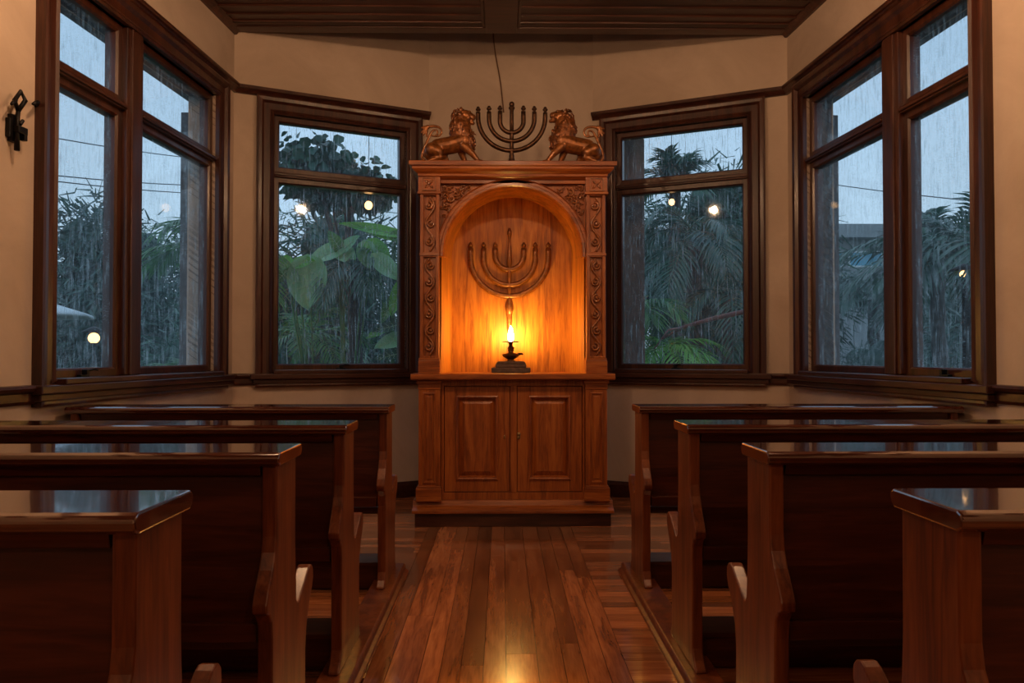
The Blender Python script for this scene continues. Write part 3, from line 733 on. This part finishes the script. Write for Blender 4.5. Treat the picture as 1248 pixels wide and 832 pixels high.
# ------------------------------------------------------------------ pendant bulbs of the room (above the frame), added fill bulbs behind it
def pendant(x,y,z,label,power,r=.035):
    p=empty('pendant_lamp',(x,y,z),label=label,cat='lamp',group='bare pendant bulbs')
    MB().sphere((0,0,0),(r,r,r*1.15),16,12).build('bulb',emit('bulb_glow',(1.0,.57,.30),power*16.5),p)
    MB().lathe([(.012,.03),(.018,.035),(.018,.075),(.006,.085)],0,0,12).build('socket',M['brass'],p)
    MB().tube([(0,0,.08),(0,0,ZC+.01-z)],.003,6).build('cord',M['wire'],p)
    return p
pendant(X0,3.34,2.90,'bare glowing bulb hanging over the aisle',36)
pendant(X0-1.36,2.83,3.22,'bare glowing bulb hanging over the left pews',48)
pendant(X0+1.36,2.83,3.22,'bare glowing bulb hanging over the right pews',48)
pendant(X0,.3,3.1,'bare glowing bulb hanging above the camera end of the aisle',20)
# unseen rear bulbs, added as fill from behind the camera

pendant(X0-1.2,-1.4,2.75,'added fill bulb, unseen at the rear left of the room',28)
pendant(X0+1.2,-1.4,2.75,'added fill bulb, unseen at the rear right of the room',28)
# ------------------------------------------------------------------ outside
b=MB(); 
b.add([(-60,6.0,-.35),(60,6.0,-.35),(60,90,-.35),(-60,90,-.35),(-60,-20,-.35),(-2.9,-20,-.35),(-2.5,6.0,-.35),(60,-20,-.35),(3.0,-20,-.35),(2.7,6.0,-.35)],[(0,1,2,3),(4,5,6,0),(8,7,1,9)])
g=b.build('ground',M['ground'],recalc=False); struct(g)
# eaves
def offs(P,n,d): return (P[0]+n[0]*d,P[1]+n[1]*d)
b=MB(); ev=[(-.0,3.12),(-.36,3.12),(-.36,3.24),(0,3.24)]
b.sweep([ (PL[0],-2.9),CL,BL,BR,CR,(PR[0],-2.9)],[(-.15,3.115),(-.38,3.115),(-.38,3.26),(-.15,3.26)])
struct(b.build('trim_13',M['soffit']))
# porch posts
def post(x,y,w,label):
    p=MB(); p.box(x-w,x+w,y-w,y+w,-.35,3.13); p.box(x-w-.02,x+w+.02,y-w-.02,y+w+.02,-.35,-.2)
    tag(p.build('porch_post',M['post'],bevel=.006),label,'post','posts under the eaves')
post(-2.52,6.02,.07,'weathered grey porch post outside the left wall window')
post(2.67,6.02,.07,'weathered grey porch post outside the right wall window')
post(1.19,6.72,.095,'weathered grey porch post outside the window right of the ark')

# --- foliage generators
def leaf(b,p,d,n,L,W,fold=.25,seg=3,droop=.2):
    """curved pointed leaf with a central fold"""
    d=d.normalized(); sd=d.cross(n)
    if sd.length<1e-4: sd=d.orthogonal()
    sd.normalize(); n=sd.cross(d).normalized(); vs=[];fs=[]
    for i in range(seg+1):
        t=i/seg; w=W*math.sin(PI*min(1,(t*.92+.06)))**.8*.5; c=p+d*L*t+Vector((0,0,-1))*droop*L*t*t
        vs+= [c-sd*w+n*w*fold,c,c+sd*w+n*w*fold]
    for i in range(seg):
        a=i*3; fs+= [(a,a+1,a+4,a+3),(a+1,a+2,a+5,a+4)]
    b.add(vs,fs,True)
def rv(g): 
    u=g.uniform(-1,1); t=g.uniform(0,2*PI); q=math.sqrt(1-u*u); return Vector((q*math.cos(t),q*math.sin(t),u))
def tree(loc,rad,n,ls,mat,label,seed,trunk=.1,cat='tree',group=None,name='leafy_tree',seg=1,lumps=13,aspect=.5):
    g=random.Random(seed); r=empty(name,(loc[0],loc[1],-.35),label=label,cat=cat,group=group)
    cz=loc[2]+.35; b=MB(); R=Vector(rad); cen=[]
    for i in range(lumps):
        v=rv(g); k=g.uniform(.3,.72); cen.append((Vector((v.x*R.x*k,v.y*R.y*k,cz+v.z*R.z*k)),g.uniform(.32,.55)))
    for c,k in cen:
        for _ in range(3):
            v=rv(g)*.3; b.sphere(c+Vector((v.x*R.x*k,v.y*R.y*k,v.z*R.z*k)),(R.x*k*.42,R.y*k*.42,R.z*k*.42),9,6)
    for i in range(n):
        c,k=g.choice(cen); v=rv(g); rr=g.uniform(.45,1.05)*k; p=c+Vector((v.x*R.x*rr,v.y*R.y*rr,v.z*R.z*rr))
        if p.z<.05: continue
        d=(v*.6+rv(g)*.7+Vector((0,0,-.25))); s_=g.uniform(.6,1.2)*ls
        leaf(b,p,d,rv(g)*.5+v,s_,s_*aspect,.2,seg,.25)
    b.build('foliage',M[mat],r,recalc=False)
    b=MB(); top=cz
    b.tube([(0,0,0),(.03*R.x,0,top*.5),(0,.02,top)],[trunk,trunk*.8,trunk*.5],8)
    for i in range(5):
        c=cen[i%len(cen)][0]; b.tube([(0,0,top*.55),tuple((Vector((0,0,top*.55))+c)/2+Vector((0,0,.1*R.z))),tuple(c)],[trunk*.5,trunk*.35,trunk*.15],6)
    b.build('trunk',M['bark'],r); return r
def frond(mat,parent,az,el,L,droop,nl,ll,lw,g,base=(0,0,0),vee=.35):
    b=MB(); h=Vector((math.cos(az),math.sin(az),0)); up=Vector((0,0,1)); pts=[]
    for i in range(nl+1):
        t=i/nl; pts.append(Vector(base)+h*L*t*math.cos(el)*(1-.12*t*t)+up*(L*t*math.sin(el)-droop*L*t*t))
    b.tube([tuple(p) for p in pts],[.014*(1-.75*i/nl)*min(1,L) for i in range(nl+1)],5)
    for i in range(2,nl+1):
        t=i/nl; tg=(pts[min(i+1,nl)]-pts[i-1]).normalized(); sd=tg.cross(up).normalized(); n=sd.cross(tg)
        q=ll*math.sin(PI*(.12+.80*t))**.7*g.uniform(.88,1.08)
        for s_ in (-1,1):
            d=(sd*s_*(1-.35*t)+tg*(.55+.6*t)+n*vee*g.uniform(.4,1.1))
            leaf(b,pts[i],d,n,q,lw,.25,3,g.uniform(.3,.6))
    return b.build('frond',mat,parent,recalc=False)
def palm(loc,h,nf,L,label,seed,mat='leaf_dark',droop=.55,nl=20,ll=.42,lw=.035,name='palm_tree',els=(.0,1.1),az=None,tr=.07,zb=-.35):
    g=random.Random(seed); r=empty(name,(loc[0],loc[1],zb),label=label,cat='palm')
    b=MB(); k=12; b.tube([(0.03*math.sin(i*.5),0,(h-zb)*i/k) for i in range(k+1)],[tr*(1.1 if i%2 else .9) for i in range(k+1)],10); b.build('trunk',M['bark'],r)
    for i in range(nf):
        a=(2*PI*i/nf+g.uniform(-.2,.2)) if az is None else g.uniform(*az)
        frond(M[mat],r,a,g.uniform(*els),L*g.uniform(.8,1.1),droop*g.uniform(.8,1.2),nl,ll*g.uniform(.85,1.1),lw,g,(0,0,h-zb))
    return r
def broadleaf(b,p,tipdir,nrm,L,W,waves=.02,lobes=0):
    """heart shaped leaf, grid with midrib fold and ribbed veins"""
    d=Vector(tipdir).normalized(); n=Vector(nrm).normalized(); sd=d.cross(n).normalized(); n=sd.cross(d)
    nu,nv=14,10; vs=[];fs=[]
    for i in range(nu+1):
        t=i/nu
        w=W*.5*(math.sin(PI*(t**.62))**.75 if 0<t<1 else 0)
        for j in range(nv+1):
            v=(j/nv*2-1); back=.16*L*(1-t)**3*abs(v)      # heart lobes reach back
            k=1.0
            if lobes and abs(v)>.35: k=1-.35*lobes*(.5+.5*math.cos(t*28))*(abs(v)-.35)/.65
            c=Vector(p)+d*(L*t-back*2.0)+sd*w*v*k+n*(.16*W*abs(v)**1.4-.10*L*t*t+waves*math.sin(t*26-abs(v)*7)*abs(v)*W*.5)
            vs.append(c)
    for i in range(nu):
        for j in range(nv):
            a=i*(nv+1)+j; fs.append((a,a+1,a+nv+2,a+nv+1))
    b.add(vs,fs,True)
    return [vs[i*(nv+1):(i+1)*(nv+1)] for i in range(nu+1)]
def bigplant(loc,leaves,label,mat='leaf_big',cat='plant',name='elephant_ear_plant'):
    """leaves: (dx,dy,z, size L, W, tipdir, normal)"""
    r=empty(name,(loc[0],loc[1],-.35),label=label,cat=cat)
    for (dx,dy,z,L,W,td,nr,mt) in leaves:
        b=MB(); p=(dx,dy,z+.35); G=broadleaf(b,p,td,nr,L,W,.02,1 if mt=='leaf_dark' else 0); o=b.build('leaf',M[mt],r,recalc=False)
        v_=MB(); up_=Vector((0,-.003,.0005)); v_.tube([G[i][5]+up_ for i in range(15)],[.0045*(1-i/16) for i in range(15)],5)
        for i in (1,2,4,6,8,10):
            for sg in (-1,1): v_.tube([G[min(14,i+j//2)][5+sg*j]+up_ for j in range(5)],[.0022,.002,.0017,.0013,.0008],4)
        v_.build('veins',M['vein'],o)
        q=Vector(p); s_=MB(); s_.tube([(dx*.15,dy*.15+.02,0),(dx*.5,dy*.5+.05,(z+.35)*.6),(q.x,q.y+.01,q.z-.005)],[.014,.011,.007],6); s_.build('stalk',M['leaf_mid'],o)
    return r

def at(px,py,Y): return ((px-612)/900*Y, Y, 1.17+(433-py)/900*Y)     # design-time point on a sight line, in metres

# left back window garden
tree((-3.1,12.5,.9),(2.9,1.2,2.7),14000,.30,'leaf_dark','dense dark broadleaf tree filling the view beyond the left ark window',11,.14,group='garden trees',aspect=.6)
tree((-1.95,9.4,3.55),(1.15,.5,.62),900,.15,'leaf_dark','round-leaved tree against the sky in the top of the left ark window',12,.06,seg=3,aspect=.85,lumps=7,group='garden trees')
p=at(436,322,7.7); palm((p[0],p[1]),p[2],15,.75,'small drooping palm in the middle of the left ark window',31,'leaf_dark',.85,18,.34,.022,els=(-.1,.9))
p=at(400,400,8.4); palm((p[0]-.2,p[1]),p[2]-.1,9,.9,'low palm behind the heart-shaped leaf, lower left ark window',32,'leaf_mid',.6,20,.32,.024,els=(.1,1.0),tr=.05)
def plant_at(Y,root,leaves,label,name,cat='plant'):
    rx=(root-612)/900*Y; out=[]
    for (bx,bz,tx,tz,W,mt,fw) in leaves:        # base and tip of each blade on the garden bed, in bed coordinates
        A=Vector(at(bx,bz,Y)); T=Vector(at(tx,tz,Y)); d=T-A; L_=d.length
        out.append((A.x-rx,0,A.z,L_*1.05,W,(d.x,-fw*L_,d.z),(d.z*.15,-1,.45),mt))
    return bigplant((rx,Y),out,label,name=name,cat=cat)
plant_at(7.25,385,[(377,328,379,378,.40,'leaf_big',.25),(352,318,340,330,.15,'leaf_bright',.3),(362,322,385,318,.14,'leaf_bright',.3),(350,330,338,345,.16,'leaf_mid',.3)],'elephant-ear plant with a large heart-shaped leaf in the left ark window','elephant_ear_plant')
plant_at(7.45,420,[(412,304,378,322,.20,'leaf_big',.4),(414,303,402,282,.14,'leaf_mid',.4),(418,304,440,288,.13,'leaf_big',.4),(416,306,436,322,.20,'leaf_big',.4),(455,300,478,325,.20,'leaf_bright',.4),(446,302,452,330,.2,'leaf_big',.4)],'plant of broad pale blades in the middle of the left ark window','broad_leaf_plant')
plant_at(7.7,475,[(478,284,418,273,.13,'leaf_bright',.3),(480,290,440,280,.10,'leaf_bright',.3),(482,286,494,300,.12,'leaf_mid',.3)],'banana plant with bright arching blades in the left ark window','banana_plant')
plant_at(7.3,482,[(462,318,492,343,.19,'leaf_big',.3),(490,350,478,385,.16,'leaf_bright',.3),(489,395,455,404,.17,'leaf_dark',.4),(489,412,458,424,.17,'leaf_big',.4),(490,430,456,438,.15,'leaf_dark',.4),(478,368,466,395,.13,'leaf_mid',.4),(470,400,448,412,.10,'leaf_bright',.3)],'split-leaved climbing plant at the right edge of the left ark window','split_leaf_plant')
tree((-1.9,7.9,.55),(.5,.35,.5),700,.13,'leaf_mid','low green shrub under the left ark window',14,.03,cat='shrub',name='garden_shrub',aspect=.5)
# right back window garden
tree((3.6,13.2,1.9),(2.9,1.3,2.6),14000,.30,'leaf_dark','dense dark tree filling the view beyond the right ark window',15,.14,group='garden trees',aspect=.55)
p=at(825,205,11.); palm((p[0],p[1]),p[2]-.25,16,1.0,'palm crown against the sky in the top of the right ark window',41,'leaf_dark',.5,22,.40,.035,els=(.1,1.3),tr=.09)
p=at(850,290,8.6); palm((p[0],p[1]),p[2],15,1.35,'tall palm with long drooping fronds in the right ark window',42,'leaf_dark',.75,28,.44,.026,els=(-.1,1.0),tr=.09)
p=at(795,370,7.7); palm((p[0]-.15,p[1]),p[2]-.1,9,.8,'green palm behind the porch post, right ark window',43,'leaf_mid',.75,22,.34,.022,els=(.0,1.0),tr=.05)
p=at(815,415,7.4); palm((p[0],p[1]),p[2]-.05,11,.62,'bright low palm at the bottom of the right ark window',44,'leaf_bright',.55,20,.30,.020,els=(-.1,.9),tr=.04)
p=at(890,360,8.0); palm((p[0],p[1]),p[2],10,.95,'hanging palm at the right edge of the right ark window',45,'leaf_dark',1.0,24,.36,.022,els=(-.3,.7),tr=.06)
b=MB(); b.tube([at(808,412,7.2),at(835,398,7.15),at(870,388,7.1),at(915,378,7.0),at(960,372,6.9)],[.012,.018,.022,.026,.03],8); b.tube([at(835,398,7.15),at(815,402,7.0),at(798,425,6.95)],[.014,.010,.006],6)
tag(b.build('bare_branch',M['branch']),'bare reddish branch across the bottom of the right ark window','branch')
# left wall window
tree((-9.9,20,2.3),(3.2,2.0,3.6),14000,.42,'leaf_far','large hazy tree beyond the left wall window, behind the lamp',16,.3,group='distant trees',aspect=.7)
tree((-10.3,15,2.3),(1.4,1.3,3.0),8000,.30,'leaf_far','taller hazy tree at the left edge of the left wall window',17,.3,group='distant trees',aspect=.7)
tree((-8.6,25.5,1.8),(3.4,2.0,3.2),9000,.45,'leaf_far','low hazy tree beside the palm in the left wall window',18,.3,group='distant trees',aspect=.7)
tree((-4.5,9.0,.35),(.9,.6,.75),1500,.14,'leaf_mid','green garden shrub at the foot of the left wall window view',19,.05,cat='shrub',name='garden_shrub')
p=at(262,290,7.2); palm((p[0],p[1]),p[2]-.1,12,1.05,'palm with arching fronds beside the left porch post',46,'leaf_mid',.6,26,.34,.022,els=(.0,1.0),tr=.06)
p=at(240,420,6.9); palm((p[0],p[1]),p[2]-.35,9,.85,'low palm beside the foot of the left porch post',47,'leaf_mid',.35,22,.30,.022,els=(.3,1.2),tr=.05)
# right wall window
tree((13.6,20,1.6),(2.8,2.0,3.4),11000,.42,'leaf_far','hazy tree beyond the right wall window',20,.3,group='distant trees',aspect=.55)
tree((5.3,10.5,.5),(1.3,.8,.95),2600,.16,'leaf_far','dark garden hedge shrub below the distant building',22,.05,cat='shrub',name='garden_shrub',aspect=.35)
tree((5.5,8.6,.35),(.8,.6,.75),1500,.14,'leaf_mid','green shrub low in the right wall window',24,.05,cat='shrub',name='garden_shrub',aspect=.35)
for i,(px,py,Y,L,sd,lb) in enumerate(((1150,300,9.6,1.7,51,'palm with spiky fronds in the middle of the right wall window'),(1195,280,7.2,1.4,52,'palm at the right edge of the right wall window'),(1070,350,12.0,1.6,53,'palm below the distant building in the right wall window'))):
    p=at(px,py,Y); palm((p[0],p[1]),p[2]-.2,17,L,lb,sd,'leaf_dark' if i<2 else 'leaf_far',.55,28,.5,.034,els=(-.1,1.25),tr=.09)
# distant building
bd=empty('distant_building',(14.2,28,-.35),label='pale flat-roofed building seen through the right wall window',cat='building')
b=MB(); b.box(-3.0,6.0,0,6,0,6.0); b.build('wall',M['concrete'],bd)
b=MB(); b.box(-3.5,6.5,-.6,6.5,5.95,6.45); b.build('roof',M['concrete'],bd)
for i in range(5):
    w=MB(); w.frame(-2.4+i*1.5,-1.2+i*1.5,4.95,5.45,[(0,-.03),(.06,-.03),(.06,0),(0,0)]); f=w.build('window',M['white'],bd); MB().box(-2.4+i*1.5,-1.2+i*1.5,-.012,.0,4.95,5.45).build('pane',M['farglass'],f)
# parasol outside left
p=at(64,372,9.0); pr_=empty('garden_parasol',(p[0]-.55,p[1],-.35),label='white garden parasol at the left edge of the left wall window',cat='parasol')
b=MB(); zt=p[2]+.35
b.lathe([(1.0,zt-.14),(.99,zt-.10),(.5,zt+.05),(.02,zt+.22),(.005,zt+.22)],0,0,8); b.build('canopy',M['white'],pr_); MB().tube([(0,0,0),(0,0,zt+.2)],.025,8).build('pole',M['white'],pr_)
# garden lamps, and added bulbs in place of reflections
def lantern(px,py,Y,label,r,power):
    p=at(px,py,Y); e=empty('garden_lamp',(p[0],p[1],-.35),label=label,cat='lamp',group='garden lamps'); z=p[2]+.35
    MB().sphere((0,0,z),r,14,10).build('globe',M['bulb_out'],e)
    MB().lathe([(.05,0),(.05,.03),(.016,.05),(.014,z-r-.03),(.035,z-r-.015),(.035,z-r+.005)],0,0,10).build('pole',M['iron'],e)
    MB().lathe([(.10,z+r),(.105,z+r+.01),(.03,z+r+.05),(.005,z+r+.06)],0,0,12).build('cap',M['iron'],e)
def hanging(px,py,Y,label,r,power):  # bulb added outdoors to stand in for a lamp reflected in the glass
    p=at(px,py,Y); e=empty('standin_bulb',p,label=label,cat='lamp',group='added bulbs standing in for reflected dots')
    MB().sphere((0,0,0),(r,r,r*1.1),14,10).build('bulb',M['bulb_out'],e); MB().lathe([(.010,r),(.014,r+.004),(.014,r+.04),(.004,r+.045)],0,0,10).build('socket',M['iron'],e)
    MB().tube([(0,0,r+.04),(0,0,3.13-p[2])],.0025,6).build('cord',M['wire'],e)
hanging(449,250,6.30,'added bulb outside the left ark window, standing in for a reflected dot',.034,1.2)
hanging(820,245,6.30,'added bulb outside the right ark window, standing in for a reflected dot',.026,1.2)
lantern(118,412,7.0,'glowing garden lamp seen through the left wall window',.05,9)
lantern(1180,333,6.2,'glowing garden lamp seen through the right wall window',.030,5)
# overhead wires
for i,(a,c,lb) in enumerate((((64,160,14),(250,190,20),'topmost thin overhead wire beyond the left wall window'),((60,205,13),(250,222,20),'middle overhead wire beyond the left wall window'),((60,212,13.2),(250,232,20),'lowest overhead wire beyond the left wall window'),((1000,214,20),(1240,240,13),'thin overhead wire beyond the right wall window'))):
    A=Vector(at(*a)); Q=Vector(at(*c)); A2=A-(Q-A)*.6; Q2=Q+(Q-A)*.4; pts=[tuple(A2.lerp(Q2,t/10)+Vector((0,0,-.5*(1-(t/5-1)**2)*.3))) for t in range(11)]
    tag(MB().tube(pts,.011,6).build('overhead_wire',M['wire']),lb,'wire')
# rain
g=random.Random(99); b=MB()
def streak(x,y,z,L,r):
    b.add([(x-r,y,z),(x+r*.6,y+r*.8,z),(x+r*.6,y-r*.8,z),(x+.02*L,y,z+L),(x+.02*L,y,z-.15*L)],[(0,1,3),(1,2,3),(2,0,3),(1,0,4),(2,1,4),(0,2,4)],True)
for i in range(9000):
    Y=g.uniform(6.7,13); X=g.uniform(-.62,.72)*Y; Z=1.17+g.uniform(-.05,.42)*Y
    if X<-2.75 or X>2.9 or Y>6.7: streak(X,Y,Z,g.uniform(.06,.16)*Y/8,.0010*Y/7)
for i in range(2500):
    s_=g.choice([-1,1]); X=X0+s_*g.uniform(2.9,6); Y=g.uniform(3.5,9); Z=g.uniform(.6,4.2); streak(X,Y,Z,g.uniform(.05,.13),.0011)
tag(b.build('rain',M['rain'],recalc=False),'fine vertical streaks of falling rain outside all the windows','rain',kind='stuff')

# ------------------------------------------------------------------ world, camera, view
w=bpy.data.worlds.new('dusk'); S.world=w; w.use_nodes=True; nt=w.node_tree; nt.nodes.clear(); L=nt.links.new
out=nt.nodes.new('ShaderNodeOutputWorld'); bg=nt.nodes.new('ShaderNodeBackground'); tc=nt.nodes.new('ShaderNodeTexCoord')
sp=nt.nodes.new('ShaderNodeSeparateXYZ'); L(tc.outputs['Generated'],sp.inputs[0])
r=ramp(nt,[(.0,(.24,.34,.40)),(.06,(.56,.74,.90)),(.35,(.49,.70,.93)),(1,(.46,.68,.94))],sp.outputs[2])
n=N(nt,'ShaderNodeTexNoise',Scale=2.5,Detail=5.0); L(tc.outputs['Generated'],n.inputs['Vector'])
mr=N(nt,'ShaderNodeMapRange'); L(n.outputs[0],mr.inputs[0]); mr.inputs[1].default_value=.3; mr.inputs[2].default_value=.7; mr.inputs[3].default_value=.86; mr.inputs[4].default_value=1.18
L(mr.outputs[0],bg.inputs[1]); L(r.outputs[0],bg.inputs[0]); L(bg.outputs[0],out.inputs[0])

cam=bpy.data.cameras.new('camera'); co=bpy.data.objects.new('camera',cam); C.objects.link(co)
co.location=(0,0,1.17); cam.sensor_width=36; cam.lens=36*900/1248; cam.clip_start=.02; cam.clip_end=300
co.rotation_euler=Euler((PI/2+math.atan(17/900),0,-math.atan(12/900)),'XYZ')
S.camera=co
vs_=S.view_settings; vs_.view_transform='Standard'; vs_.look='None'; vs_.gamma=1; vs_.exposure=0; vs_.use_curve_mapping=False
